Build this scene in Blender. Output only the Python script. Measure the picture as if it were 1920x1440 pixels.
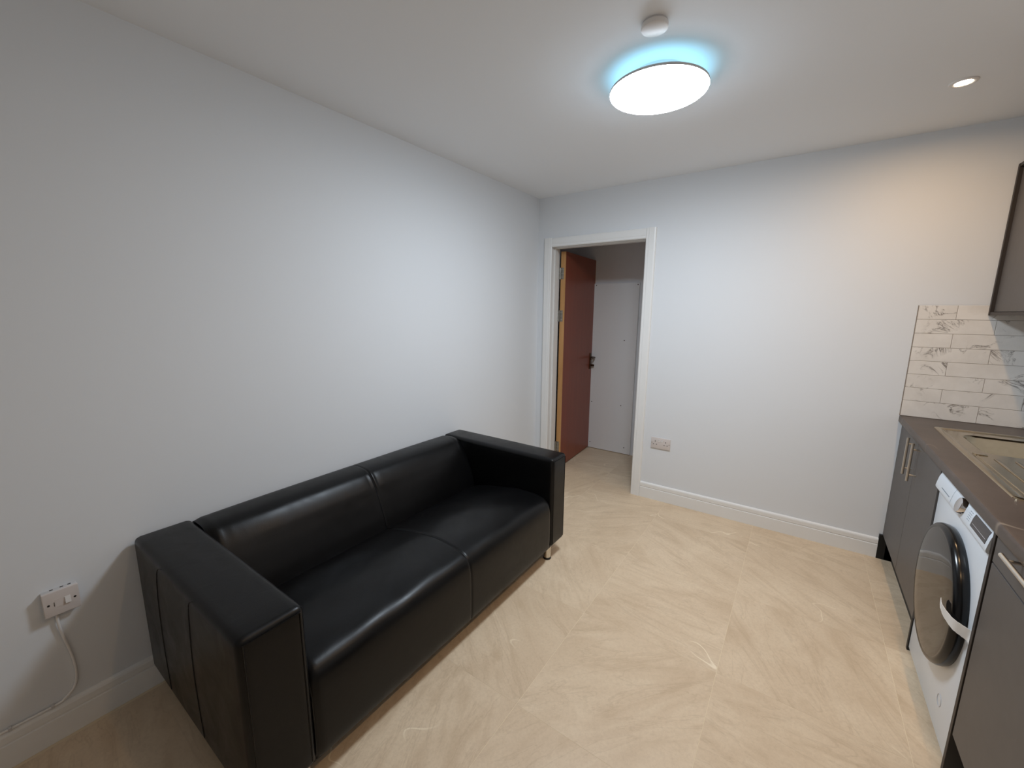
import bpy, bmesh, math, random
from mathutils import Vector, Matrix
random.seed(7)
scene = bpy.context.scene
for o in list(bpy.data.objects):
    bpy.data.objects.remove(o)
C = scene.collection
PI = math.pi

# ------------------------------------------------------------------ camera
CAM = Vector((1.9853, -3.2298, 1.4844))
FPX = 775.5
_y, _p, _r = map(math.radians, (34.9378, 9.9819, 0.4833))
_fw = Vector((-math.sin(_y)*math.cos(_p), math.cos(_y)*math.cos(_p), -math.sin(_p)))
_rt = _fw.cross(Vector((0, 0, 1))).normalized()
_up = _rt.cross(_fw)
_rt, _up = _rt*math.cos(_r)+_up*math.sin(_r), _up*math.cos(_r)-_rt*math.sin(_r)
cd = bpy.data.cameras.new('camera')
cam = bpy.data.objects.new('camera', cd)
C.objects.link(cam)
cd.sensor_width = 36.0
cd.sensor_fit = 'HORIZONTAL'
cd.lens = FPX/1920*36.0
cd.clip_start = 0.02
cam.matrix_world = Matrix(((_rt.x, _up.x, -_fw.x, CAM.x), (_rt.y, _up.y, -_fw.y, CAM.y),
                           (_rt.z, _up.z, -_fw.z, CAM.z), (0, 0, 0, 1)))
scene.camera = cam

# ------------------------------------------------------------------ world, exposure
w = bpy.data.worlds.new('night')
scene.world = w
w.use_nodes = True
w.node_tree.nodes['Background'].inputs[0].default_value = (0.5, 0.55, 0.6, 1)
w.node_tree.nodes['Background'].inputs[1].default_value = 0.02
scene.view_settings.view_transform = 'Standard'
scene.view_settings.look = 'None'
scene.view_settings.gamma = 1.0
scene.view_settings.use_curve_mapping = False
scene.view_settings.exposure = 0.0
scene.cycles.use_denoising = True
scene.cycles.max_bounces = 10
scene.cycles.diffuse_bounces = 6
scene.cycles.glossy_bounces = 5
scene.cycles.sample_clamp_indirect = 6.0

LED_COL = (0.765, 0.872, 0.985)
LED_STRENGTH = 86.0
HALO_STRENGTH = 2.3
DOWN_COL = (1.0, 0.635, 0.32)
DOWN_WATT = 3.9

# ------------------------------------------------------------------ dimensions
H = 2.4389
XR = 3.095            # right wall
YF = -4.9             # wall behind the camera
WT = 0.9055           # worktop top
WX = 2.4955           # worktop front edge
DP = 2.514            # cabinet door plane
DXL, DXR, DZ = 0.1415, 0.947, 2.028

# ------------------------------------------------------------------ helpers
def lin(r, g, b):
    f = lambda c: (c/255/12.92) if c/255 <= 0.04045 else ((c/255+0.055)/1.055)**2.4
    return (f(r), f(g), f(b), 1)

def new_mat(name):
    m = bpy.data.materials.new(name)
    m.use_nodes = True
    nt = m.node_tree
    return m, nt, nt.nodes['Principled BSDF']

def mat(name, col, rough=0.5, metal=0.0, spec=0.5, noise=0.0, nscale=8.0, bump=0.0, bscale=200.0, coat=0.0, bdist=0.002):
    m, nt, b = new_mat(name)
    b.inputs['Base Color'].default_value = col
    b.inputs['Roughness'].default_value = rough
    b.inputs['Metallic'].default_value = metal
    b.inputs['Specular IOR Level'].default_value = spec
    b.inputs['Coat Weight'].default_value = coat
    tc = nt.nodes.new('ShaderNodeTexCoord')
    if noise > 0:
        n = nt.nodes.new('ShaderNodeTexNoise')
        n.inputs['Scale'].default_value = nscale
        n.inputs['Detail'].default_value = 5
        nt.links.new(tc.outputs['Object'], n.inputs['Vector'])
        r = nt.nodes.new('ShaderNodeValToRGB')
        lo = tuple(c*(1-noise) for c in col[:3])+(1,)
        hi = tuple(min(1, c*(1+noise)) for c in col[:3])+(1,)
        r.color_ramp.elements[0].color = lo
        r.color_ramp.elements[0].position = 0.3
        r.color_ramp.elements[1].color = hi
        r.color_ramp.elements[1].position = 0.7
        nt.links.new(n.outputs['Fac'], r.inputs['Fac'])
        nt.links.new(r.outputs['Color'], b.inputs['Base Color'])
    if bump > 0:
        n2 = nt.nodes.new('ShaderNodeTexNoise')
        n2.inputs['Scale'].default_value = bscale
        n2.inputs['Detail'].default_value = 3
        nt.links.new(tc.outputs['Object'], n2.inputs['Vector'])
        bp = nt.nodes.new('ShaderNodeBump')
        bp.inputs['Strength'].default_value = bump
        bp.inputs['Distance'].default_value = bdist
        nt.links.new(n2.outputs['Fac'], bp.inputs['Height'])
        nt.links.new(bp.outputs['Normal'], b.inputs['Normal'])
    return m

def emit(name, col, strength):
    m = bpy.data.materials.new(name)
    m.use_nodes = True
    nt = m.node_tree
    nt.nodes.remove(nt.nodes['Principled BSDF'])
    e = nt.nodes.new('ShaderNodeEmission')
    e.inputs[0].default_value = (*col, 1)
    e.inputs[1].default_value = strength
    nt.links.new(e.outputs[0], nt.nodes['Material Output'].inputs[0])
    return m

class NG:
    """small node-graph helper"""
    def __init__(s, nt): s.nt = nt
    def n(s, t, **kw):
        x = s.nt.nodes.new(t)
        for k, v in kw.items(): setattr(x, k, v)
        return x
    def l(s, a, b): s.nt.links.new(a, b)
    def math(s, op, a, b=None, clamp=False):
        x = s.n('ShaderNodeMath', operation=op, use_clamp=clamp)
        for i, v in enumerate((a, b)):
            if v is None: continue
            if isinstance(v, (int, float)): x.inputs[i].default_value = v
            else: s.l(v, x.inputs[i])
        return x.outputs[0]
    def mix(s, fac, a, b):
        x = s.n('ShaderNodeMix', data_type='RGBA')
        if isinstance(fac, (int, float)): x.inputs[0].default_value = fac
        else: s.l(fac, x.inputs[0])
        for i, v in ((6, a), (7, b)):
            if isinstance(v, tuple): x.inputs[i].default_value = v
            else: s.l(v, x.inputs[i])
        return x.outputs[2]
    def noise(s, vec, scale, detail=4, rough=0.55, dist=0.0):
        x = s.n('ShaderNodeTexNoise')
        x.inputs['Scale'].default_value = scale
        x.inputs['Detail'].default_value = detail
        x.inputs['Roughness'].default_value = rough
        x.inputs['Distortion'].default_value = dist
        s.l(vec, x.inputs['Vector'])
        return x.outputs['Fac']
    def ramp(s, v, a, b):
        x = s.n('ShaderNodeMapRange', clamp=True)
        x.inputs[1].default_value = a
        x.inputs[2].default_value = b
        s.l(v, x.inputs[0])
        return x.outputs[0]

def per_piece_coords(g):
    tc = g.n('ShaderNodeTexCoord')
    oi = g.n('ShaderNodeObjectInfo')
    vm = g.n('ShaderNodeVectorMath', operation='MULTIPLY_ADD')
    rot = g.n('ShaderNodeVectorRotate', rotation_type='Z_AXIS')
    g.l(tc.outputs['Object'], rot.inputs['Vector'])
    g.l(g.math('MULTIPLY', oi.outputs['Random'], 6.283), rot.inputs['Angle'])
    cx = g.n('ShaderNodeCombineXYZ')
    for i, k in enumerate((37.0, 91.0, 53.0)):
        g.l(g.math('MULTIPLY', oi.outputs['Random'], k), cx.inputs[i])
    va = g.n('ShaderNodeVectorMath', operation='ADD')
    g.l(rot.outputs[0], va.inputs[0])
    g.l(cx.outputs[0], va.inputs[1])
    return tc, oi, va.outputs[0]

def stone_floor():
    m, nt, b = new_mat('porcelain_floor_stone')
    g = NG(nt)
    tc, oi, v = per_piece_coords(g)
    mp = g.n('ShaderNodeMapping')
    mp.inputs['Scale'].default_value = (1.0, 4.5, 1.0)
    g.l(v, mp.inputs['Vector'])
    streak = g.noise(mp.outputs[0], 2.0, 7, 0.58, 1.6)
    cloud = g.noise(v, 2.2, 5, 0.6, 0.6)
    grain = g.noise(v, 90, 4, 0.7)
    fine = g.noise(v, 320, 2, 0.6)
    c = g.mix(g.ramp(cloud, 0.3, 0.72), lin(207, 184, 155), lin(226, 206, 178))
    c = g.mix(g.math('MULTIPLY', g.ramp(streak, 0.50, 0.68), 0.46), c, lin(190, 165, 134))
    c = g.mix(g.math('MULTIPLY', g.ramp(streak, 0.46, 0.30), 0.30), c, lin(231, 214, 186))
    c = g.mix(g.math('MULTIPLY', g.ramp(grain, 0.42, 0.75), 0.32), c, lin(182, 158, 130))
    c = g.mix(g.math('MULTIPLY', g.ramp(fine, 0.55, 0.8), 0.16), c, lin(238, 222, 196))
    # thin pale crack-like veins
    vn = g.noise(v, 1.5, 3, 0.5, 0.35)
    line = g.ramp(g.math('ABSOLUTE', g.math('SUBTRACT', vn, 0.5)), 0.0034, 0.0010)
    mask = g.ramp(g.noise(v, 2.2, 1, 0.5), 0.57, 0.63)
    c = g.mix(g.math('MULTIPLY', g.math('MULTIPLY', line, mask), 0.75), c, lin(246, 232, 206))
    # soft grey veins
    vn2 = g.noise(mp.outputs[0], 1.5, 5, 0.55, 1.6)
    line2 = g.ramp(g.math('ABSOLUTE', g.math('SUBTRACT', vn2, 0.47)), 0.016, 0.0)
    c = g.mix(g.math('MULTIPLY', line2, 0.22), c, lin(170, 146, 118))
    g.l(c, b.inputs['Base Color'])
    b.inputs['Roughness'].default_value = 0.42
    b.inputs['Specular IOR Level'].default_value = 0.4
    bp = g.n('ShaderNodeBump')
    bp.inputs['Strength'].default_value = 0.12
    bp.inputs['Distance'].default_value = 0.001
    g.l(grain, bp.inputs['Height'])
    g.l(bp.outputs[0], b.inputs['Normal'])
    return m

def marble():
    m, nt, b = new_mat('white_veined_marble_tile')
    g = NG(nt)
    tc, oi, v = per_piece_coords(g)
    cloud = g.noise(v, 7, 4, 0.6)
    c = g.mix(g.ramp(cloud, 0.35, 0.75), lin(238, 234, 228), lin(222, 217, 210))
    vn = g.noise(v, 4.2, 5, 0.6, 1.6)
    d = g.math('ABSOLUTE', g.math('SUBTRACT', vn, 0.5))
    mask = g.ramp(g.noise(v, 5.5, 2, 0.5), 0.50, 0.62)
    c = g.mix(g.math('MULTIPLY', g.math('MULTIPLY', g.ramp(d, 0.030, 0.0), mask), 0.55), c, lin(140, 132, 124))
    c = g.mix(g.math('MULTIPLY', g.math('MULTIPLY', g.ramp(d, 0.008, 0.001), mask), 0.85), c, lin(96, 86, 78))
    g.l(c, b.inputs['Base Color'])
    b.inputs['Roughness'].default_value = 0.22
    return m

def worktop_mat():
    m, nt, b = new_mat('brown_grey_stone_laminate')
    g = NG(nt)
    tc = g.n('ShaderNodeTexCoord')
    v = tc.outputs['Object']
    cl = g.noise(v, 5, 5, 0.6, 0.5)
    gr = g.noise(v, 120, 4, 0.7)
    c = g.mix(g.ramp(cl, 0.3, 0.7), lin(72, 62, 56), lin(88, 76, 68))
    c = g.mix(g.math('MULTIPLY', g.ramp(gr, 0.45, 0.8), 0.3), c, lin(56, 47, 42))
    vn = g.noise(v, 1.6, 3, 0.5, 0.5)
    d = g.math('ABSOLUTE', g.math('SUBTRACT', vn, 0.5))
    mask = g.ramp(g.noise(v, 2.4, 1, 0.5), 0.52, 0.62)
    c = g.mix(g.math('MULTIPLY', g.math('MULTIPLY', g.ramp(d, 0.008, 0.001), mask), 0.5), c, lin(160, 146, 130))
    g.l(c, b.inputs['Base Color'])
    b.inputs['Roughness'].default_value = 0.36
    b.inputs['Specular IOR Level'].default_value = 0.35
    return m

def leather_mat():
    m, nt, b = new_mat('black_leather')
    g = NG(nt)
    tc = g.n('ShaderNodeTexCoord')
    v = tc.outputs['Object']
    b.inputs['Base Color'].default_value = lin(9, 9, 10)
    gr = g.n('ShaderNodeTexVoronoi')
    gr.inputs['Scale'].default_value = 420
    g.l(v, gr.inputs['Vector'])
    wr = g.noise(v, 9, 4, 0.6, 0.8)
    fold = g.noise(v, 34, 3, 0.6, 1.0)
    r = g.ramp(wr, 0.3, 0.75)
    g.l(g.math('ADD', g.math('MULTIPLY', r, 0.12), 0.29), b.inputs['Roughness'])
    b1 = g.n('ShaderNodeBump')
    b1.inputs['Strength'].default_value = 0.18
    b1.inputs['Distance'].default_value = 0.0006
    g.l(gr.outputs['Distance'], b1.inputs['Height'])
    b2 = g.n('ShaderNodeBump')
    b2.inputs['Strength'].default_value = 0.16
    b2.inputs['Distance'].default_value = 0.004
    g.l(g.math('ADD', wr, g.math('MULTIPLY', fold, 0.08)), b2.inputs['Height'])
    g.l(b1.outputs[0], b2.inputs['Normal'])
    g.l(b2.outputs[0], b.inputs['Normal'])
    b.inputs['Specular IOR Level'].default_value = 0.26
    return m

def wood_mat(name, c1, c2, rough):
    m, nt, b = new_mat(name)
    g = NG(nt)
    tc = g.n('ShaderNodeTexCoord')
    mp = g.n('ShaderNodeMapping')
    mp.inputs['Scale'].default_value = (18, 18, 0.9)
    g.l(tc.outputs['Object'], mp.inputs['Vector'])
    n = g.noise(mp.outputs[0], 2.2, 6, 0.6, 0.6)
    g.l(g.mix(g.ramp(n, 0.3, 0.7), c1, c2), b.inputs['Base Color'])
    b.inputs['Roughness'].default_value = rough
    return m

M = dict(
    wall=mat('white_wall_paint', lin(226, 229, 232), 0.75, spec=0.25, bump=0.10, bscale=140, bdist=0.0008),
    ceil=mat('white_ceiling_paint', lin(243, 246, 249), 0.85, spec=0.2, bump=0.06, bscale=120, bdist=0.0008),
    hall=mat('grey_hall_paint', lin(240, 240, 242), 0.8, spec=0.2, bump=0.06, bscale=120, bdist=0.0008),
    trim=mat('white_satin_gloss', lin(236, 236, 234), 0.35, spec=0.4),
    grout=mat('grout', lin(228, 211, 182), 0.9, noise=0.05),
    wgrout=mat('grey_wall_grout', lin(142, 132, 122), 0.9, noise=0.05),
    stone=stone_floor(), marble=marble(), worktop=worktop_mat(), leather=leather_mat(),
    seam=mat('black_thread', lin(12, 12, 13), 0.7),
    cab=mat('dark_grey_matt_cabinet', lin(90, 85, 82), 0.45, spec=0.4, noise=0.04, nscale=30),
    cabedge=mat('dark_cabinet_edge', lin(48, 42, 39), 0.5),
    black=mat('black_plastic', lin(16, 16, 17), 0.5),
    brushed=mat('brushed_steel', lin(224, 217, 206), 0.30, metal=1.0, noise=0.06, nscale=60),
    steel=mat('stainless_sink_steel', lin(186, 170, 144), 0.16, metal=1.0, noise=0.05, nscale=40, bump=0.03, bscale=300, bdist=0.0005),
    chrome=mat('chrome', lin(225, 225, 228), 0.06, metal=1.0),
    hinge=mat('satin_nickel', lin(168, 166, 160), 0.35, metal=1.0),
    bronze=mat('antique_bronze', lin(92, 72, 56), 0.35, metal=1.0),
    white=mat('white_enamel', lin(226, 232, 238), 0.28, spec=0.5),
    whitep=mat('white_plastic', lin(232, 230, 228), 0.4, spec=0.45),
    greyp=mat('light_grey_plastic', lin(206, 204, 204), 0.45),
    socket=mat('white_socket_plastic', lin(214, 206, 202), 0.4),
    dark=mat('dark_slot', lin(24, 20, 20), 0.6),
    glass=mat('black_door_glass', lin(20, 18, 17), 0.05, spec=0.5),
    rim=mat('gloss_black_rim', lin(9, 9, 10), 0.2, spec=0.4),
    display=mat('dark_display_glass', lin(58, 52, 52), 0.2, spec=0.5),
    print=mat('grey_print', lin(140, 150, 160), 0.6),
    paper=mat('white_paper', lin(238, 236, 232), 0.7),
    door=wood_mat('brown_door_veneer', lin(130, 61, 38), lin(144, 69, 44), 0.33),
    pine=wood_mat('pine_lipping', lin(186, 138, 86), lin(204, 156, 102), 0.5),
    board=mat('white_melamine_board', lin(236, 234, 232), 0.35, spec=0.4),
    led=emit('led_diffuser_glow', LED_COL, LED_STRENGTH),
    halo=emit('added_halo_glow', (0.34, 0.76, 1.0), HALO_STRENGTH),  # added emission imitating bloom round the ceiling light
    lens=emit('downlight_lens_glow', (1.0, 0.82, 0.6), 30.0),
)

def org(o):
    v = Vector((0, 0, 0))
    while o is not None:
        v += o.location
        o = o.parent
    return v

def finish(name, bm, m, parent=None, loc=None, smooth=None, local=False):
    """link bm (world coordinates unless local) as one mesh object"""
    me = bpy.data.meshes.new(name)
    o = bpy.data.objects.new(name, me)
    C.objects.link(o)
    o.parent = parent
    if loc is not None:
        o.location = Vector(loc)-(org(parent) if parent else Vector((0, 0, 0)))
    if not local:
        bmesh.ops.translate(bm, verts=bm.verts, vec=-org(o))
    bmesh.ops.recalc_face_normals(bm, faces=bm.faces)
    if smooth is not None:
        for f in bm.faces: f.smooth = True
        for e in bm.edges:
            e.smooth = len(e.link_faces) == 2 and e.calc_face_angle(9) < math.radians(smooth)
    bm.to_mesh(me)
    bm.free()
    for mm in (m if isinstance(m, (list, tuple)) else (m,)):
        me.materials.append(M[mm])
    return o

def thing(name, label, cat, loc, group=None):
    o = bpy.data.objects.new(name, None)
    o.empty_display_size = 0.1
    C.objects.link(o)
    o.location = loc
    o['label'] = label
    o['category'] = cat
    if group: o['group'] = group
    return o

def tag(o, label, cat, group=None):
    o['label'] = label
    o['category'] = cat
    if group: o['group'] = group
    return o

def struct(o, label, cat):
    o['kind'] = 'structure'
    o['label'] = label
    o['category'] = cat
    return o

def box(x0, x1, y0, y1, z0, z1, bevel=0.0, seg=2, bm=None):
    b = bmesh.new()
    vs = [b.verts.new((x, y, z)) for x in (x0, x1) for y in (y0, y1) for z in (z0, z1)]
    for q in ((0, 1, 3, 2), (4, 6, 7, 5), (0, 4, 5, 1), (2, 3, 7, 6), (0, 2, 6, 4), (1, 5, 7, 3)):
        b.faces.new([vs[i] for i in q])
    if bevel > 0:
        bmesh.ops.bevel(b, geom=list(b.edges), offset=bevel, segments=seg, profile=0.5, affect='EDGES')
    if bm is None: return b
    return merge(bm, b)

def merge(bm, b):
    mp = {v: bm.verts.new(v.co) for v in b.verts}
    for f in b.faces:
        nf = bm.faces.new([mp[v] for v in f.verts])
        nf.material_index = f.material_index
    b.free()
    return bm

def lathe(profile, axis='z', center=(0, 0, 0), seg=48, bm=None, caps=True):
    """profile: (radius, height) pairs; revolved round axis"""
    b = bmesh.new()
    rings = []
    for r, h in profile:
        ring = []
        n = 1 if r < 1e-6 else seg
        for i in range(n):
            a = 2*PI*i/seg
            p = (r*math.cos(a), r*math.sin(a), h)
            if axis == 'x': p = (p[2], p[0], p[1])
            elif axis == 'y': p = (p[0], p[2], p[1])
            ring.append(b.verts.new(Vector(p)+Vector(center)))
        rings.append(ring)
    for A, B in zip(rings, rings[1:]):
        for i in range(seg):
            j = (i+1) % seg
            if len(A) == 1 and len(B) == 1: continue
            if len(A) == 1: b.faces.new((A[0], B[i], B[j]))
            elif len(B) == 1: b.faces.new((A[i], A[j], B[0]))
            else: b.faces.new((A[i], A[j], B[j], B[i]))
    if caps:
        for R in (rings[0], rings[-1]):
            if len(R) > 1: b.faces.new(R)
    return b if bm is None else merge(bm, b)

def tube(pts, r, seg=10, bm=None):
    b = bmesh.new()
    pts = [Vector(p) for p in pts]
    rings = []
    ref = Vector((0.31, 0.17, 0.93)).normalized()
    for i, p in enumerate(pts):
        t = (pts[min(i+1, len(pts)-1)]-pts[max(i-1, 0)]).normalized()
        u = t.cross(ref).normalized()
        v = t.cross(u)
        rings.append([b.verts.new(p+u*r*math.cos(2*PI*k/seg)+v*r*math.sin(2*PI*k/seg)) for k in range(seg)])
    for A, B in zip(rings, rings[1:]):
        for i in range(seg):
            j = (i+1) % seg
            b.faces.new((A[i], A[j], B[j], B[i]))
    b.faces.new(rings[0]); b.faces.new(rings[-1])
    return b if bm is None else merge(bm, b)

def prism(prof, axis, a0, a1, bm=None):
    """prof: 2-D outline extruded along axis. axis 'y': (x,z); 'x': (y,z); 'z': (x,y)"""
    b = bmesh.new()
    def P(q, a):
        return {'y': (q[0], a, q[1]), 'x': (a, q[0], q[1]), 'z': (q[0], q[1], a)}[axis]
    A = [b.verts.new(P(q, a0)) for q in prof]
    B = [b.verts.new(P(q, a1)) for q in prof]
    n = len(prof)
    for i in range(n):
        j = (i+1) % n
        b.faces.new((A[i], A[j], B[j], B[i]))
    b.faces.new(A); b.faces.new(B)
    return b if bm is None else merge(bm, b)

def loft(sections):
    """closed rings of equal length -> skin with end caps"""
    b = bmesh.new()
    R = [[b.verts.new(p) for p in s] for s in sections]
    n = len(R[0])
    for A, B in zip(R, R[1:]):
        for i in range(n):
            j = (i+1) % n
            b.faces.new((A[i], A[j], B[j], B[i]))
    b.faces.new(R[0]); b.faces.new(R[-1])
    return b

def spline(ps, n):
    """Catmull-Rom through ps, n samples per span"""
    ps = [Vector(p) for p in ps]
    out = []
    for i in range(len(ps)-1):
        p0, p1, p2, p3 = ps[max(i-1, 0)], ps[i], ps[i+1], ps[min(i+2, len(ps)-1)]
        for k in range(n):
            t = k/n
            out.append(0.5*((2*p1)+(p2-p0)*t+(2*p0-5*p1+4*p2-p3)*t*t+(3*p1-p0-3*p2+p3)*t**3))
    out.append(ps[-1])
    return out

# ================================================================== the room
struct(finish('wall_left', box(-0.12, 0, YF, 0.14, 0, H), 'wall'), 'plain white left wall behind the black sofa', 'wall')
b = box(0, DXL-0.028, 0, 0.14, 0, H)
box(DXL-0.028, DXR+0.028, 0, 0.14, DZ+0.028, H, bm=b)
box(DXR+0.028, XR+0.12, 0, 0.14, 0, H, bm=b)
wall_back = struct(finish('wall_back', b, 'wall'), 'white end wall with the open doorway', 'wall')
struct(finish('wall_right', box(XR, XR+0.12, YF, 0, 0, H), 'wall'), 'white wall behind the kitchen units', 'wall')
struct(finish('wall_front', box(-0.12, XR+0.12, YF-0.12, YF, 0, H), 'wall'), 'white wall behind the camera', 'wall')
struct(finish('ceiling', box(-0.12, XR+0.12, YF-0.12, 0.14, H, H+0.1), 'ceil'), 'plain white ceiling', 'ceiling')

# hall beyond the doorway
HY = 0.905
b = box(-0.30, 0.655, HY, HY+0.12, 0, H)
struct(finish('wall_hall_end', b, 'hall'), 'grey hall wall facing the doorway', 'wall')
struct(finish('wall_hall_left', box(-0.42, -0.30, 0.14, HY+0.12, 0, H), 'hall'), 'hall wall behind the open door', 'wall')
struct(finish('wall_hall_right', box(1.75, 1.87, 0.14, 2.3, 0, H), 'hall'), 'hall side wall out of sight past the doorway', 'wall')
struct(finish('wall_hall_far', box(0.655, 1.75, 2.2, 2.3, 0, H), 'hall'), 'far hall wall in shade', 'wall')
struct(finish('wall_hall_return', box(0.535, 0.655, HY+0.12, 2.3, 0, H), 'hall'), 'hall return wall past the white board', 'wall')
struct(finish('ceiling_hall', box(-0.42, 1.87, 0.14, 2.3, H, H+0.1), 'hall'), 'hall ceiling', 'ceiling')

# floor slab (grout) and tiles
floor = struct(finish('floor', box(-0.3, XR, YF, 2.2, -0.05, -0.0005), 'grout'), 'beige stone-look tiled floor', 'floor')
TP = 0.603
xs = [2.440-TP*k for k in range(6, -1, -1)]+[2.440+TP, 2.440+2*TP]
ys = [-0.30+TP*k for k in range(-8, 6)]
for i in range(len(xs)-1):
    for j in range(len(ys)-1):
        g = 0.0008
        x0, x1, y0, y1 = xs[i]+g, xs[i+1]-g, ys[j]+0.0004, ys[j+1]-0.0004
        hall = y1 > 0.30 or (ys[j] < 0 < ys[j+1])
        lox = -0.30 if hall else 0.0
        hix = 1.75 if (y0 > 0) else XR
        x0, x1, y0, y1 = max(x0, lox), min(x1, hix), max(y0, YF), min(y1, 2.2)
        if x1-x0 < 0.03 or y1-y0 < 0.03: continue
        if y0 > HY+0.1 and x1 < 0.6: continue
        cx, cy = (x0+x1)/2, (y0+y1)/2
        finish('floor_tile', box(x0, x1, y0, y1, -0.004, 0.0, 0.0003, 1), 'stone', floor, (cx, cy, 0))

# skirting boards
def skirt_profile(t=0.016, h=0.127):
    return [(0, 0), (t, 0), (t, h*0.66), (t-0.0045, h*0.675), (t-0.0045, h*0.705), (t-0.0015, h*0.73), (t-0.0015, h*0.90),
            (t-0.004, h*0.955), (t-0.010, h*0.99), (t-0.013, h), (0, h)]
sp = skirt_profile()
struct(finish('baseboard_left', prism([(x, z) for x, z in sp], 'y', YF, -0.001), 'trim'), 'white moulded skirting along the left wall', 'baseboard')
struct(finish('baseboard_back', prism([(-x, z) for x, z in sp], 'x', 1.0225, 2.532), 'trim'), 'white moulded skirting on the end wall beside the doorway', 'baseboard')
struct(finish('baseboard_front', prism([(YF+x, z) for x, z in sp], 'x', 0.02, 2.4), 'trim'), 'white skirting behind the camera', 'baseboard')

# door frame: architrave and lining
tr = thing('trim_1', 'white door frame round the open doorway', 'door frame', ((DXL+DXR)/2, 0, 0))
tr['kind'] = 'structure'
AW = 0.075
def arch_prof(s, e):      # s inner edge, e outer edge in x; returns (x, y) outline
    d = 1 if e > s else -1
    return [(s, 0), (s, -0.011), (s+d*0.006, -0.0155), (s+d*0.020, -0.0155), (s+d*0.024, -0.0175), (e-d*0.012, -0.0185), (e-d*0.004, -0.016), (e, -0.010), (e, 0)]
finish('architrave', prism(arch_prof(DXR-0.0, DXR+AW), 'z', 0, DZ+AW), 'trim', tr)
finish('architrave', prism(arch_prof(DXL, DXL-AW), 'z', 0, DZ+AW), 'trim', tr)
finish('architrave', prism([(y, z) for z, y in arch_prof(DZ, DZ+AW)], 'x', DXL-0.0, DXR+0.0), 'trim', tr)
L = 0.012
finish('lining', box(DXL-0.028, DXL-0.006, -0.002, 0.145, 0, DZ+0.006), 'trim', tr)
finish('lining', box(DXR+0.006, DXR+0.028, -0.002, 0.145, 0, DZ+0.006), 'trim', tr)
finish('lining', box(DXL-0.028, DXR+0.028, -0.002, 0.145, DZ+0.006, DZ+0.028), 'trim', tr)
finish('door_stop', box(DXL-0.006, DXL+0.006, 0.045, 0.098, 0, DZ-0.006, 0.001), 'trim', tr)
finish('door_stop', box(DXR-0.006, DXR+0.006, 0.045, 0.098, 0, DZ-0.006, 0.001), 'trim', tr)
finish('door_stop', box(DXL-0.006, DXR+0.006, 0.045, 0.098, DZ-0.006, DZ+0.006, 0.001), 'trim', tr)

# door leaf swung into the hall
door = thing('door_1', 'brown wooden door standing open into the hall', 'door', (0.152, 0.142, 0.0))
door['kind'] = 'structure'
door.rotation_euler = (0, 0, math.radians(3.6))
# local: leaf runs along +y, thickness along +x (0..0.044)
LT, LW, LH = 0.045, 0.762, 2.008
finish('leaf', box(0.0, LT, 0.007, LW-0.007, 0.010, LH, 0.0006, 1), 'door', door, local=True)
finish('lipping', box(0.0, LT, 0.0, 0.007, 0.010, LH, 0.0006, 1), 'pine', door, local=True)
finish('lipping', box(0.0, LT, LW-0.007, LW, 0.010, LH, 0.0006, 1), 'pine', door, local=True)
for hz in (1.82, 1.445, 0.21):
    b = box(-0.004, 0.030, -0.0025, -0.0002, hz-0.05, hz+0.05, 0.0005, 1)
    box(-0.0335, -0.005, -0.005, -0.0025, hz-0.05, hz+0.05, 0.0005, 1, bm=b)
    for k in range(5):
        z0 = hz-0.05+k*0.02
        lathe([(0.0062, z0+0.0006), (0.0062, z0+0.0194)], 'z', (-0.004, -0.006, 0), 14, bm=b)
    hg = finish('hinge', b, 'hinge', door, local=True, smooth=35)
    b = bmesh.new()
    for sx in (0.008, 0.022, -0.014, -0.027):
        for dz in (-0.032, 0, 0.032):
            lathe([(0, -0.0045 if sx > 0 else -0.0062), (0.003, -0.004 if sx > 0 else -0.0058), (0.0036, -0.002)], 'y', (sx, 0, hz+dz), 8, bm=b)
    finish('screws', b, 'brushed', hg, local=True)
def lever(side):
    s = 1 if side > 0 else -1
    x0 = LT if s > 0 else 0.0
    yb = LW-0.062
    b = box(min(x0, x0+s*0.008), max(x0, x0+s*0.008), yb-0.021, yb+0.021, 0.885, 1.055, 0.003, 2)
    h = finish('handle', b, 'bronze', door, local=True, smooth=40)
    xx = x0+s*0.055
    pts = spline([(x0+s*0.006, yb, 1.010), (x0+s*0.035, yb, 1.010), (xx-s*0.004, yb-0.006, 1.010), (xx, yb-0.03, 1.010), (xx, yb-0.075, 1.009), (xx-s*0.003, yb-0.125, 1.005)], 6)
    finish('lever', tube(pts, 0.0085, 12), 'bronze', h, local=True, smooth=60)
    b = lathe([(0.0, x0+s*0.034), (0.010, x0+s*0.033), (0.011, x0+s*0.02), (0.008, x0+s*0.012), (0.008, x0+s*0.004)], 'x', (0, yb, 0.925), 16)
    box(min(x0+s*0.03, x0+s*0.046), max(x0+s*0.03, x0+s*0.046), yb-0.003, yb+0.003, 0.915, 0.935, 0.001, 1, bm=b)
    finish('thumb_turn', b, 'bronze', h, local=True, smooth=40)
lever(1); lever(-1)

# white board screwed to the hall wall
bd = thing('wall_board', 'white board screwed to the hall wall beyond the open door', 'board', (0.21, 0.884, 0))
finish('board', box(-0.20, 0.625, HY-0.020, HY, 0.006, 1.772, 0.001, 1), 'board', bd)
for sx, sz in ((0.172, 0.523), (0.50, 0.521), (0.557, 0.072), (0.172, 0.066), (0.172, 1.755), (0.608, 1.752), (0.50, 1.2)):
    finish('screw', lathe([(0, HY-0.0225), (0.004, HY-0.022), (0.0055, HY-0.020)], 'y', (sx, 0, sz), 10), 'bronze', bd)

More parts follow.
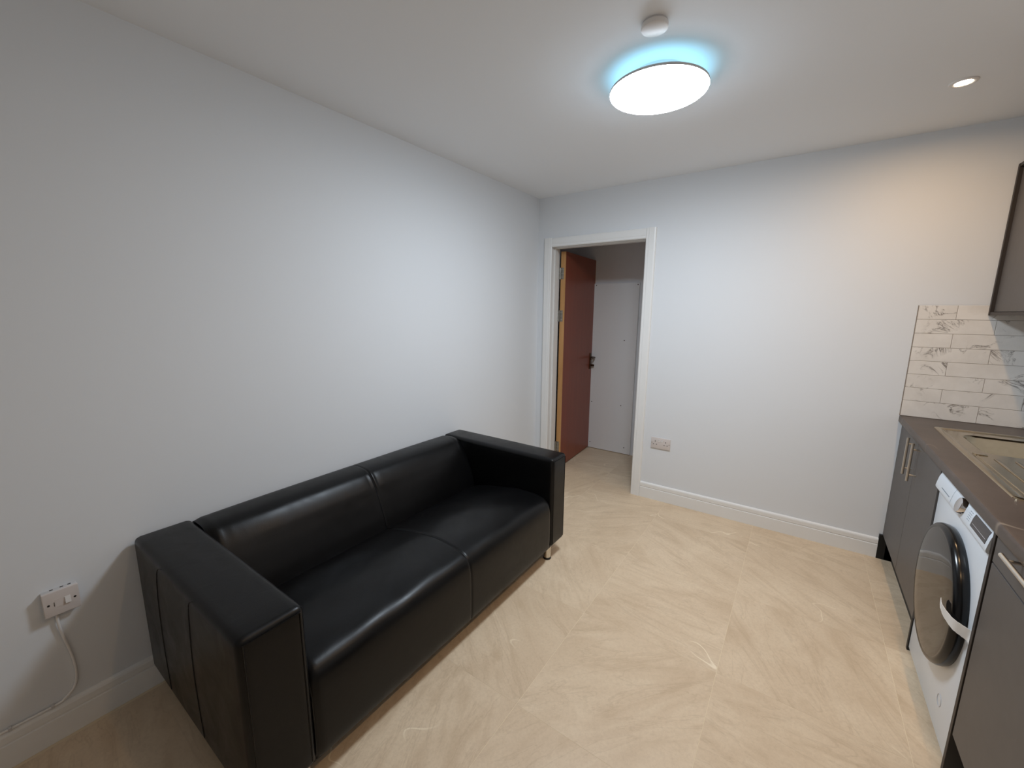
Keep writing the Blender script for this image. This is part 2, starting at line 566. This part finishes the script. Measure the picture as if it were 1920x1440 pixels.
# splashback tiles on the end wall above the worktop
rows, pitch = 8, 0.0768
tz_top = 1.5345
for r in range(rows):
    zt = tz_top-r*pitch
    zb = zt-pitch+0.0016
    if r == rows-1: zb = WT+0.0015
    cuts = [2.497, 2.6505, 2.951, XR] if r % 2 == 0 else [2.497, 2.8015, XR]
    for x0, x1 in zip(cuts, cuts[1:]):
        a, c = x0+0.0008, x1-0.0008
        finish('wall_tile', box(a, c, -0.009, -0.001, zb, zt, 0.0010, 1), 'marble', wall_back, ((a+c)/2, -0.005, (zb+zt)/2))
gb = finish('grout_bed', box(2.497, XR, -0.0072, 0.0, WT, tz_top), 'wgrout', wall_back)
finish('tile_edge_trim', box(2.4945, 2.497, -0.0095, 0.0, WT, tz_top+0.001), 'wgrout', wall_back)

# ================================================================== sofa
SX0, SX1 = 0.020, 0.884
SY0, SY1 = -2.8765, -1.0766
YI0, YI1 = -2.6960, -1.2392
SA, SB = 0.645, 0.0935
YM = (YI0+YI1)/2+0.006
sofa = thing('sofa', 'black leather two-seater sofa with boxy arms against the left wall', 'sofa', ((SX0+SX1)/2, (SY0+SY1)/2, 0))

def arm(y0, y1, near):
    b = bmesh.new()
    # subdivided rounded box with slightly crowned faces
    bb = box(SX0, SX1+0.004, y0, y1, SB, SA, 0.020, 4)
    bmesh.ops.subdivide_edges(bb, edges=[e for e in bb.edges if e.calc_length() > 0.1], cuts=10, use_grid_fill=True)
    for v in bb.verts:
        u = (v.co.x-SX0)/(SX1-SX0)
        t = (v.co.z-SB)/(SA-SB)
        s = (v.co.y-y0)/(y1-y0)
        bul = max(0, math.sin(PI*min(max(u, 0), 1)))*max(0, math.sin(PI*min(max(t, 0), 1)))
        v.co.y += 0.006*bul*(1 if s > 0.5 else -1)
        if t > 0.98: v.co.z += 0.004*math.sin(PI*min(max(s, 0), 1))*math.sin(PI*min(max(u, 0), 1))
    o = finish('arm', bb, 'leather', sofa, smooth=50)
    yo = y0 if near else y1
    s = -1 if near else 1
    def yb(x, z):
        return yo+s*(0.006*math.sin(PI*(x-SX0)/(SX1-SX0))*math.sin(PI*(z-SB)/(SA-SB))+0.0004)
    for pts in ([(0.335, SA-0.008), (0.285, 0.61), (0.262, 0.52), (0.25, 0.36), (0.24, 0.12)],
                [(0.60, SA-0.008), (0.567, 0.61), (0.555, 0.52), (0.545, 0.36), (0.54, 0.12)]):
        P = spline([(x, 0, z) for x, z in pts], 5)
        finish('seam', tube([(p.x, yb(p.x, p.z), p.z) for p in P], 0.0016, 6), 'seam', o)
    # stitched edge along the front of the arm
    P = [(SX1+0.0035, y0+0.016, SB+0.02), (SX1+0.0035, y0+0.016, SA-0.016), (SX1+0.0035, y1-0.016, SA-0.016), (SX1+0.0035, y1-0.016, SB+0.02)]
    finish('piping', tube(P, 0.0022, 6), 'leather', o, smooth=60)
    return o
arm(SY0, YI0, True)
arm(YI1, SY1, False)

def ysamples(a, c, n=70, extra=()):
    s = [a+(c-a)*(0.5-0.5*math.cos(PI*i/n)) for i in range(n+1)]
    s += [YM+d for d in (-0.03, -0.018, -0.011, -0.006, -0.003, 0, 0.003, 0.006, 0.011, 0.018, 0.03)]
    return sorted(set(round(v, 5) for v in s))

def seam_dip(y, wd=0.0045):
    return math.exp(-((y-YM)/wd)**2)

# seat cushion
seat_top = [(0.24, 0.318), (0.306, 0.345), (0.40, 0.372), (0.491, 0.392), (0.60, 0.412), (0.694, 0.421), (0.765, 0.421), (0.815, 0.415), (0.845, 0.407), (0.866, 0.392), (0.879, 0.371), (0.886, 0.343), (0.889, 0.31), (0.890, 0.26), (0.890, 0.20), (0.8885, 0.13), (0.884, 0.100)]
seat_top = [(p.x, p.z) for p in spline([(x, 0, z) for x, z in seat_top], 4)]
secs = []
for y in ysamples(YI0+0.001, YI1-0.001):
    u = (y-YI0)/(YI1-YI0)
    edge = min(u, 1-u)*(YI1-YI0)
    rnd = 0.016*max(0, 1-edge/0.03)**2
    crown = 0.016*(1-abs(2*u-1)**3)
    dip = seam_dip(y)
    sec = []
    for x, z in seat_top:
        k = min(1, max(0, (z-0.10)/0.3))
        fr = min(1, max(0, (x-0.80)/0.085))
        wob = 0.0020*math.sin(23*y+9*x)*math.sin(31*x+5*y)
        zz = z+(crown*min(1, max(0, (0.885-x)/0.3))+wob)*(k**2)-rnd*k-dip*0.0036*k*(1-0.4*fr)
        xx = x-(dip*0.003+rnd*0.9)*fr
        sec.append((xx, y, zz))
    sec += [(0.875, y, SB), (0.24, y, SB)]
    secs.append(sec)
seat = finish('seat', loft(secs), 'leather', sofa, smooth=45)
def seat_pt(i, off):
    x, z = seat_top[i]
    return x, z
pts = []
ymid = min(range(len(secs)), key=lambda i: abs(secs[i][0][1]-YM))
for p in secs[ymid][4:-3]:
    pts.append((p[0]-0.0005, p[1], p[2]-0.0005))
finish('seam', tube(pts, 0.0017, 6), 'seam', seat)
for si, dy in ((0, 0.002), (-1, -0.002)):
    finish('piping', tube([(p[0]+0.0005, p[1]+dy, p[2]+0.0005) for p in secs[si][20:-2]], 0.0026, 6), 'leather', seat, smooth=60)

# back cushion
back_pf = [(0.022, 0.30), (0.0205, 0.45), (0.021, 0.60), (0.027, 0.630), (0.045, 0.6435), (0.085, 0.6475), (0.130, 0.6465), (0.160, 0.639), (0.184, 0.622), (0.212, 0.585), (0.246, 0.525), (0.277, 0.455), (0.296, 0.405), (0.308, 0.35), (0.312, 0.30)]
back_pf = [(p.x, p.z) for p in spline([(x, 0, z) for x, z in back_pf], 4)]
secs = []
for y in ysamples(YI0+0.001, YI1-0.001):
    u = (y-YI0)/(YI1-YI0)
    edge = min(u, 1-u)*(YI1-YI0)
    rnd = max(0, 1-edge/0.035)**2
    crown = 1-abs(2*u-1)**4
    dip = seam_dip(y, 0.0055)
    sec = []
    for x, z in back_pf:
        f = min(1, max(0, (x-0.06)/0.12))
        dd = abs(y-YM)
        pk = math.sin(dd*210)*math.exp(-dd/0.035)*0.0030*math.exp(-((z-0.585)/0.05)**2)
        de = edge
        pk2 = math.sin(de*150+14*z)*math.exp(-de/0.05)*0.003*math.exp(-((z-0.62)/0.05)**2)
        n = (f*0.8, 0, 0.5)
        amt = crown*0.010-rnd*0.014-dip*0.004+pk+pk2
        xx = x+n[0]*amt
        zz = z+(n[2]*amt if z > 0.55 else 0)*(1 if x > 0.03 else 0.3)
        sec.append((xx, y, zz))
    secs.append(sec)
backo = finish('backrest', loft(secs), 'leather', sofa, smooth=45)
ymid = min(range(len(secs)), key=lambda i: abs(secs[i][0][1]-YM))
finish('seam', tube([(p[0]-0.0004, p[1], p[2]-0.0004) for p in secs[ymid][12:-6]], 0.0017, 6), 'seam', backo)
# base frame under the seat and the rear panel
finish('base', box(SX0+0.02, 0.872, YI0-0.03, YI1+0.03, SB-0.012, SB+0.03, 0.004, 1), 'black', sofa)
for lx in (0.846, 0.085):
    for ly in (YI1+0.030, YI0-0.030):
        lg = finish('leg', lathe([(0.0, SB-0.004), (0.0225, SB-0.004), (0.0215, 0.012), (0.0, 0.012)], 'z', (lx, ly, 0), 28), 'brushed', sofa, smooth=40)
        finish('foot', lathe([(0.0, 0.012), (0.0235, 0.012), (0.0245, 0.003), (0.023, 0.0), (0.0, 0.0)], 'z', (lx, ly, 0), 28), 'black', lg, smooth=40)

# ================================================================== kitchen
# worktop
WF = WX
prof = [(XR, WT), (WF+0.010, WT), (WF+0.004, WT-0.0015), (WF+0.001, WT-0.006), (WF, WT-0.012), (WF, WT-0.034), (WF+0.002, WT-0.038), (XR, WT-0.038)]
XH = 2.606
b = prism([p if p[0] < 3 else (XH, p[1]) for p in prof], 'y', -3.6, -0.001)
for x0, x1, y0, y1 in ((XH, XR, -0.262, -0.001), (XH, XR, -3.6, -1.276), (3.030, XR, -1.276, -0.262)):
    box(x0, x1, y0, y1, WT-0.038, WT, bm=b)
bmesh.ops.remove_doubles(b, verts=b.verts, dist=1e-5)
tag(finish('worktop', b, 'worktop', None, (2.8, -1.8, WT-0.038), smooth=30),
    'dark brown-grey stone-effect worktop running along the kitchen units', 'worktop')
def bar_handle(p0, p1, out, parent, m='brushed'):
    p0, p1 = Vector(p0), Vector(p1)
    d = (p1-p0).normalized()
    b = tube([p0, p1], 0.006, 14)
    for q in (p0+d*0.032, p1-d*0.032):
        tube([q, q+Vector((out, 0, 0))], 0.0045, 10, bm=b)
    return finish('handle', b, m, parent, smooth=40)

def base_unit(y0, y1, label, drawers):
    t = thing('base_cabinet', label, 'cabinet', (2.80, (y0+y1)/2, 0), 'grey base cabinets under the worktop')
    for xf, ya, yb in ((DP+0.020 if y0 > -0.5 else DP-0.002, y0, y0-0.018), (DP+0.020, y1+0.018, y1)):
        finish('side_panel', box(xf, XR-0.04, min(ya, yb), max(ya, yb), 0, WT-0.039, 0.0008, 1), 'cabedge', t)
    finish('bottom_panel', box(DP+0.02, XR-0.04, y1+0.018, y0-0.018, 0.156, 0.174), 'cabedge', t)
    finish('back_panel', box(XR-0.05, XR-0.04, y1+0.018, y0-0.018, 0.174, WT-0.039), 'cabedge', t)
    finish('front_rail', box(DP+0.02, DP+0.038, y1+0.018, y0-0.018, WT-0.08, WT-0.039), 'cabedge', t)
    finish('plinth', box(DP+0.055, DP+0.073, y1+0.018, y0-0.018, 0.0, 0.155), 'black', t)
    for ya in ((y0, y1+0.018) if y0 > -0.5 else (y1+0.018,)):
        finish('plinth_return', box(DP-0.016 if ya == y0 else DP+0.002, DP+0.0545, ya-0.018, ya-0.0005, 0.0, 0.1545), 'black', t)
    return t
ZB, ZT = 0.156, WT-0.043
t = base_unit(-0.001, -0.873, 'two-door dark grey base cabinet between the end wall and the washing machine', False)
YG = -0.443
for a, c, hy in ((-0.003, YG+0.0015, -0.387), (YG-0.0015, -0.871, -0.502)):
    d = finish('door', box(DP, DP+0.018, c, a, ZB, ZT, 0.0015, 2), 'cab', t)
    bar_handle((DP-0.030, hy, 0.668), (DP-0.030, hy, 0.862), 0.031, d)

t = base_unit(-1.474, -2.074, 'dark grey base cabinet with a top drawer at the near side of the washing machine', True)
dr = finish('drawer', box(DP, DP+0.018, -2.072, -1.498, 0.768, ZT, 0.0015, 2), 'cab', t)
bar_handle((DP-0.030, -1.640, 0.850), (DP-0.030, -1.924, 0.850), 0.031, dr)
finish('door', box(DP, DP+0.018, -2.072, -1.498, ZB, 0.764, 0.0015, 2), 'cab', t)

# wall cupboards
UX, UZ0, UZ1 = 2.764, 1.4837, 2.2174
for k, (ya, yb, lab) in enumerate(((-0.010, -0.60, 'dark grey wall cupboard against the end wall above the sink'),
                                   (-0.602, -1.20, 'dark grey wall cupboard further along the kitchen wall'))):
    t = thing('wall_cupboard', lab, 'cupboard', (2.93, (ya+yb)/2, UZ0), 'grey wall cupboards')
    for y_ in (ya-0.018, yb):
        finish('end_panel', box(UX, XR, y_, y_+0.018, UZ0, UZ1, 0.0008, 1), 'cabedge', t)
    finish('bottom_panel', box(UX+0.002, XR, yb+0.018, ya-0.018, UZ0, UZ0+0.016), 'cabedge', t)
    finish('top_panel', box(UX+0.002, XR, yb+0.018, ya-0.018, UZ1-0.016, UZ1), 'cabedge', t)
    finish('back_panel', box(XR-0.010, XR, yb+0.018, ya-0.018, UZ0+0.016, UZ1-0.016), 'cabedge', t)
    finish('door', box(UX+0.014, UX+0.032, yb+0.0195, ya-0.0195, UZ0+0.0175, UZ1-0.0175, 0.0015, 2), 'cab', t)

# sink: inset steel sink with bowl and ridged drainer
SKX0, SKX1, SKY0, SKY1 = 2.592, 3.045, -0.246, -1.292      # front, back, far end, near end
sk = thing('kitchen_sink', 'stainless steel inset sink with ridged drainer in the worktop', 'sink', (2.82, -0.77, WT))
ZR = WT+0.0045

def rrect(x0, x1, y0, y1, r, n=6):
    pts = []
    for cx, cy, a0 in ((x1-r, y1-r, 0), (x0+r, y1-r, 90), (x0+r, y0+r, 180), (x1-r, y0+r, 270)):
        for k in range(n+1):
            a = math.radians(a0+90*k/n)
            pts.append((cx+r*math.cos(a), cy+r*math.sin(a)))
    return pts

def ring_loft(rings, cap_last=True, cap_first=False):
    b = bmesh.new()
    R = [[b.verts.new(p) for p in r] for r in rings]
    n = len(R[0])
    for A, B in zip(R, R[1:]):
        for i in range(n):
            j = (i+1) % n
            b.faces.new((A[i], A[j], B[j], B[i]))
    if cap_last: b.faces.new(R[-1])
    if cap_first: b.faces.new(R[0])
    return b
# rim: outer lip down to recessed deck
def RR(ins, z, r): return [(x, y, z) for x, y in rrect(SKX0+ins, SKX1-ins, SKY1+ins, SKY0-ins, r)]
rings = [RR(0, WT+0.0002, 0.022), RR(0.0015, ZR-0.001, 0.021), RR(0.004, ZR, 0.019), RR(0.022, ZR+0.0005, 0.014), RR(0.026, ZR-0.0015, 0.012), RR(0.034, ZR-0.0042, 0.010)]
finish('rim', ring_loft(rings, cap_last=False), 'steel', sk, smooth=40)
# deck with a hole for the bowl
BX0, BX1, BY0, BY1 = 2.668, 2.985, -0.345, -0.700
ZD = ZR-0.0042
dx0, dx1, dy0, dy1 = SKX0+0.034, SKX1-0.034, SKY1+0.034, SKY0-0.034
b = bmesh.new()
outer = rrect(dx0, dx1, BY1-0.035, dy1, 0.010)
inner = rrect(BX0, BX1, BY1, BY0, 0.055)
A = [b.verts.new((x, y, ZD)) for x, y in outer]
B = [b.verts.new((x, y, ZD)) for x, y in inner]
for i in range(len(A)):
    j = (i+1) % len(A)
    b.faces.new((A[i], A[j], B[j], B[i]))
finish('deck', b, 'steel', sk)
def BB(ins, z, r): return [(x, y, z) for x, y in rrect(BX0+ins, BX1-ins, BY1+ins, BY0-ins, r)]
bowl = finish('bowl', ring_loft([BB(0, ZD, 0.055), BB(0.004, ZD-0.002, 0.052), BB(0.008, ZD-0.009, 0.05), BB(0.016, ZD-0.125, 0.05), BB(0.024, ZD-0.148, 0.045), BB(0.045, ZD-0.157, 0.03), BB(0.10, ZD-0.160, 0.02)], cap_last=True), 'steel', sk, smooth=50)
finish('waste', lathe([(0, ZD-0.1575), (0.03, ZD-0.1575), (0.038, ZD-0.1565), (0.042, ZD-0.1595)], 'z', ((BX0+BX1)/2, (BY0+BY1)/2, 0), 32), 'chrome', bowl, smooth=40)
# drainer: shallow sloping tray with raised ribs
finish('drainer', box(dx0, dx1, dy0, BY1-0.033, ZD-0.003, ZD+0.0001), 'steel', sk)
for k in range(6):
    xk = dx0+0.055+k*0.058
    y1 = BY1-0.075-0.004*abs(k-2)
    bb = box(xk-0.006, xk+0.006, dy0+0.045, y1, ZD-0.001, ZD+0.0035, 0.003, 3)
    finish('drainer_rib', bb, 'steel', sk, smooth=60)
bb = box(2.630, 2.668, -0.752, -0.716, ZD-0.001, ZD+0.003, 0.003, 3)
finish('drain_channel', bb, 'steel', sk, smooth=60)
b = tube([(dx0+0.01, dy0+0.012, ZD), (dx0+0.01, BY1-0.06, ZD)], 0.003, 8)
finish('drainer_edge', b, 'steel', sk, smooth=60)

# ------------------------------------------------------------------ washing machine
WY0, WY1 = -0.8755, -1.4715
WYC = (WY0+WY1)/2
FX = 2.519
wm = thing('washing_machine', 'white front-loading washing machine with a large black round door under the worktop', 'washing machine', (2.80, WYC, 0))
finish('body', box(FX, 3.06, WY1, WY0, 0.018, 0.846, 0.006, 3), 'white', wm, smooth=40)
for fy in (WY0-0.05, WY1+0.05):
    for fx in (FX+0.05, 3.0):
        finish('foot', lathe([(0, 0.02), (0.014, 0.02), (0.02, 0.006), (0.02, 0.0), (0, 0)], 'z', (fx, fy, 0), 20), 'black', wm, smooth=40)
# control fascia with a forward lip along its lower edge
cp = [(FX+0.012, 0.852), (FX+0.006, 0.8515), (FX-0.001, 0.845), (FX-0.008, 0.825), (FX-0.0125, 0.800), (FX-0.0145, 0.785), (FX-0.013, 0.779), (FX-0.008, 0.776), (FX-0.001, 0.7735), (FX+0.012, 0.7725)]
fascia = finish('control_panel', prism(cp, 'y', WY1+0.001, WY0-0.001), 'white', wm, smooth=28)
def fx_at(z):      # fascia surface x at height z
    for (xa, za), (xb, zb) in zip(cp, cp[1:]):
        if zb <= z <= za: return xa+(xb-xa)*(za-z)/(za-zb)
    return FX
# fascia frame: u along -y, v along the slanted face
def fpatch(ya, yb, za, zb, off, th=0.0006):
    b = bmesh.new()
    N = 8
    fr, bk = [], []
    for k in range(N+1):
        z = za+(zb-za)*k/N
        x = fx_at(z)
        fr.append((b.verts.new((x-off, ya, z)), b.verts.new((x-off, yb, z))))
        bk.append((b.verts.new((x-off+th+0.002, ya, z)), b.verts.new((x-off+th+0.002, yb, z))))
    for L_ in (fr, bk):
        for p, q in zip(L_, L_[1:]): b.faces.new((p[0], p[1], q[1], q[0]))
    for i in (0, 1):
        for k in range(N): b.faces.new((fr[k][i], fr[k+1][i], bk[k+1][i], bk[k][i]))
    for k in (0, N): b.faces.new((fr[k][0], fr[k][1], bk[k][1], bk[k][0]))
    return b
disp = finish('display', fpatch(-1.312, -1.452, 0.797, 0.838, 0.0010), 'display', fascia, smooth=40)
finish('display_line', fpatch(-1.325, -1.445, 0.8090, 0.8098, 0.0016), 'greyp', fascia)
# printed legends beside the dial and along the detergent drawer
b = bmesh.new()
for r in range(5):
    z = 0.803+r*0.0072
    merge(b, fpatch(-1.268, -1.2795, z, z+0.0014, 0.0006))
    merge(b, fpatch(-1.284, -1.294, z, z+0.0014, 0.0006))
finish('printed_legend', b, 'print', fascia)
b = bmesh.new()
yk = -0.955
rr = random.Random(3)
while yk > -1.055:
    wd = rr.uniform(0.003, 0.007)
    merge(b, fpatch(yk, yk-wd, 0.7995, 0.8025, 0.0006))
    yk -= wd+0.0022
finish('printed_lettering', b, 'print', fascia)
b = bmesh.new()
merge(b, fpatch(-1.0845, -1.0853, 0.781, 0.843, 0.0005))
finish('detergent_drawer_gap', b, 'print', fascia)
# dial
kz, ky = 0.822, -1.205
kb = lathe([(0.0, -0.0155), (0.0225, -0.0155), (0.0265, -0.014), (0.0280, -0.011), (0.0285, 0.0), (0.030, 0.006)], 'x', (0, 0, 0), 40)
bmesh.ops.rotate(kb, verts=kb.verts, cent=(0, 0, 0), matrix=Matrix.Rotation(math.radians(14), 3, 'Y'))
bmesh.ops.translate(kb, verts=kb.verts, vec=(fx_at(kz), ky, kz))
knob = finish('dial', kb, 'chrome', fascia, smooth=30)
# porthole door
DZC, DR = 0.468, 0.2505
pd = finish('porthole_door', lathe([(DR-0.012, 0.004), (DR-0.004, 0.0), (DR+0.001, -0.010), (DR+0.002, -0.022), (DR-0.001, -0.031), (DR-0.007, -0.0375), (DR-0.014, -0.0395), (DR-0.02, -0.038), (DR-0.02, 0.004)], 'x', (FX, WYC, DZC), 96, caps=False), 'rim', wm, smooth=50)
finish('door_glass', lathe([(0, -0.0420), (0.08, -0.0417), (0.16, -0.0408), (DR-0.03, -0.0394), (DR-0.0185, -0.0380), (DR-0.018, -0.032), (0, -0.032)], 'x', (FX, WYC, DZC), 96), 'glass', pd, smooth=50)
# drain filter cover outline
b = bmesh.new()
ring = [(FX-0.0008, -1.325+0.021*math.cos(a), 0.135+0.021*math.sin(a)) for a in [i*2*PI/28 for i in range(29)]]
tube(ring, 0.0009, 5, bm=b)
finish('filter_cover', b, 'greyp', wm)
# white paper strip tucked round the rim of the door
px = FX
path = spline([(px-0.0490, -1.334, 0.513), (px-0.0490, -1.356, 0.511), (px-0.0480, -1.385, 0.506), (px-0.036, -1.430, 0.497), (px-0.018, -1.446, 0.490), (px-0.005, -1.453, 0.484), (px-0.0030, -1.464, 0.478)], 6)
b = bmesh.new()
prev = None
for i, p in enumerate(path):
    hw = 0.0185+0.0006*math.sin(i*2.1)
    if i < 3: hw -= 0.004*(3-i)
    t_ = (path[min(i+1, len(path)-1)]-path[max(i-1, 0)]).normalized()
    nrm = t_.cross(Vector((0, 0, 1))).normalized()*0.0006
    tilt = Vector((-0.006*math.sin(i*0.15), 0, 0))
    cur = [b.verts.new(p+Vector((0, 0, hw))+tilt+nrm), b.verts.new(p+Vector((0.0, 0, -hw))+nrm),
           b.verts.new(p+Vector((0.0, 0, -hw))-nrm), b.verts.new(p+Vector((0, 0, hw))+tilt-nrm)]
    if prev:
        for k in range(4): b.faces.new((prev[k], prev[(k+1) % 4], cur[(k+1) % 4], cur[k]))
    else: b.faces.new(cur)
    prev = cur
b.faces.new(prev)
tag(finish('paper_strip', b, 'paper', None, (px-0.03, -1.40, 0.48), smooth=60), 'torn white paper strip stuck over the rim of the washing machine door', 'paper strip')

# ================================================================== ceiling fittings
LX, LY = 1.392, -1.352
lt = thing('ceiling_light', 'large round flush white ceiling light glowing cool white', 'ceiling light', (LX, LY, H))
finish('base_plate', lathe([(0, 0.0), (0.105, 0.0), (0.105, -0.055), (0, -0.055)], 'z', (LX, LY, H), 64), 'whitep', lt, smooth=40)
R0 = 0.192
finish('added_halo_ring', lathe([(0.104, -0.0395), (0.1885, -0.0395)], 'z', (LX, LY, H-0.015), 72, caps=False), 'halo', lt)  # added upward-glowing ring, stands in for the blue bloom on the ceiling
finish('rim', lathe([(0.188, -0.039), (R0+0.0008, -0.0395), (R0+0.0014, -0.0405), (R0+0.0014, -0.0480), (R0+0.0008, -0.0490), (0.188, -0.0490)], 'z', (LX, LY, H-0.015), 72, caps=False), 'greyp', lt, smooth=40)
finish('diffuser', lathe([(R0+0.0005, -0.0490), (R0-0.0005, -0.0510), (R0-0.004, -0.0540), (R0-0.020, -0.061), (R0-0.06, -0.069), (R0-0.12, -0.073), (0, -0.075)], 'z', (LX, LY, H-0.015), 72, caps=False), 'led', lt, smooth=60)

DX_, DY_ = 1.468, -1.672
sm = thing('smoke_alarm', 'small round white smoke alarm on the ceiling beside the light', 'smoke alarm', (DX_, DY_, H))
finish('base', lathe([(0, 0), (0.041, 0), (0.041, -0.005), (0, -0.005)], 'z', (DX_, DY_, H), 48), 'greyp', sm, smooth=40)
finish('cover', lathe([(0.040, -0.005), (0.0435, -0.0065), (0.0438, -0.015), (0.0425, -0.0185), (0.0395, -0.0200), (0, -0.0215)], 'z', (DX_, DY_, H), 48), 'whitep', sm, smooth=40)

def downlight(x, y, label):
    t = thing('downlight', label, 'downlight', (x, y, H), 'recessed warm downlights over the kitchen side')
    finish('bezel', lathe([(0.027, -0.0015), (0.030, -0.0045), (0.038, -0.0055), (0.0445, -0.003), (0.0455, 0.0)], 'z', (x, y, H), 48, caps=False), 'whitep', t, smooth=40)
    finish('lens', lathe([(0.0, -0.0032), (0.024, -0.0032), (0.0285, -0.002)], 'z', (x, y, H), 40), 'lens', t, smooth=40)
    ld = bpy.data.lights.new('downlight_bulb', 'AREA')
    ld.shape = 'DISK'
    ld.size = 0.05
    ld.energy = DOWN_WATT
    ld.color = DOWN_COL
    ld.spread = math.radians(174)
    lo = bpy.data.objects.new('bulb', ld)
    C.objects.link(lo)
    lo.parent = t
    lo.location = (0, 0, -0.0065)
downlight(2.421, -0.59, 'small warm recessed downlight in the ceiling near the end wall')
downlight(2.421, -1.53, 'warm recessed downlight midway along the kitchen ceiling')
downlight(2.421, -2.47, 'warm recessed downlight in the ceiling nearest the camera')

# ================================================================== electrical fittings
so = thing('socket_outlet', 'white double socket plate low on the end wall beside the doorway', 'socket', (1.159, 0, 0.4275))
finish('plate', box(1.0855, 1.2325, -0.0095, -0.0005, 0.428, 0.515, 0.002, 2), 'socket', so, smooth=40)
for sx in (1.118, 1.199):
    finish('pin_hole', box(sx-0.0025, sx+0.0025, -0.0102, -0.009, 0.481, 0.490), 'dark', so)
    for d in (-0.0115, 0.0115):
        finish('pin_hole', box(sx+d-0.0035, sx+d+0.0035, -0.0102, -0.009, 0.459, 0.4635), 'dark', so)
for sx in (1.146, 1.171):
    s = finish('switch', box(sx-0.005, sx+0.005, -0.0125, -0.009, 0.484, 0.502, 0.001, 1), 'whitep', so)
    finish('red_mark', box(sx-0.003, sx+0.003, -0.0128, -0.0120, 0.4975, 0.5005), 'dark', s)
for sx in (1.093, 1.225):
    finish('screw', lathe([(0, -0.0105), (0.003, -0.0103), (0.0036, -0.0092)], 'y', (sx, 0, 0.4715), 10), 'hinge', so)

fy0, fy1, fz0, fz1 = -3.1180, -3.0320, 0.4630, 0.5490
FD = 0.019
DYS, DZS = 0.0165, 0.0065
sw = thing('fused_switch', 'white surface-mounted switched spur box on the left wall near the sofa arm', 'switch', (0, (fy0+fy1)/2, fz0))
finish('back_box', box(0.0, FD, fy0+0.001, fy1-0.001, fz0+0.001, fz1-0.001, 0.003, 2), 'greyp', sw, smooth=40)
finish('plate', box(FD, FD+0.009, fy0, fy1, fz0, fz1, 0.0025, 3), 'socket', sw, smooth=40)
fx = FD+0.009
rk = prism([(fx-0.001, 0.489+DZS), (fx+0.0055, 0.4895+DZS), (fx+0.002, 0.512+DZS), (fx-0.001, 0.512+DZS)], 'y', -3.0835+DYS, -3.0705+DYS)
finish('rocker', rk, 'whitep', sw)
finish('fuse_carrier', box(fx-0.001, fx+0.0005, -3.1075+DYS, -3.0955+DYS, 0.486+DZS, 0.514+DZS, 0.0003, 1), 'socket', sw)
finish('fuse_slot', box(fx-0.0005, fx+0.0008, -3.1095+DYS, -3.1083+DYS, 0.491+DZS, 0.505+DZS), 'dark', sw)
for yy in (-3.122+DYS, -3.0600+DYS):
    finish('screw', lathe([(0, fx+0.001), (0.0030, fx+0.0008), (0.0038, fx-0.0004)], 'x', (0, yy, 0.4995+DZS), 12), 'dark', sw)
b = bmesh.new()
for yy in (-3.092, -3.068, -3.050):
    box(0.004, 0.010, yy-0.004, yy+0.004, fz1-0.0014, fz1-0.0005, bm=b)
finish('knockouts', b, 'dark', sw)
# flex from the spur down to the skirting, then along its top edge
sk_t = 0.127+0.0045
pts = spline([(0.012, -3.089, 0.466), (0.010, -3.091, 0.43), (0.008, -3.087, 0.38), (0.006, -3.079, 0.32), (0.0055, -3.073, 0.26), (0.0055, -3.074, 0.20), (0.0055, -3.085, 0.162), (0.0065, -3.108, 0.140), (0.0075, -3.135, sk_t), (0.0075, -3.25, sk_t), (0.0075, -3.6, sk_t), (0.0075, -4.2, sk_t)], 8)
ca = thing('power_cable', 'thin white cable from the spur box down to the top of the skirting', 'cable', (0.006, -3.08, 0.127))
finish('flex', tube(pts, 0.0042, 10), 'whitep', ca, smooth=60)
for yy in (-3.140, -3.235, -3.42):
    finish('clip', box(0.001, 0.013, yy-0.004, yy+0.004, 0.127, 0.1375, 0.001, 1), 'greyp', ca)
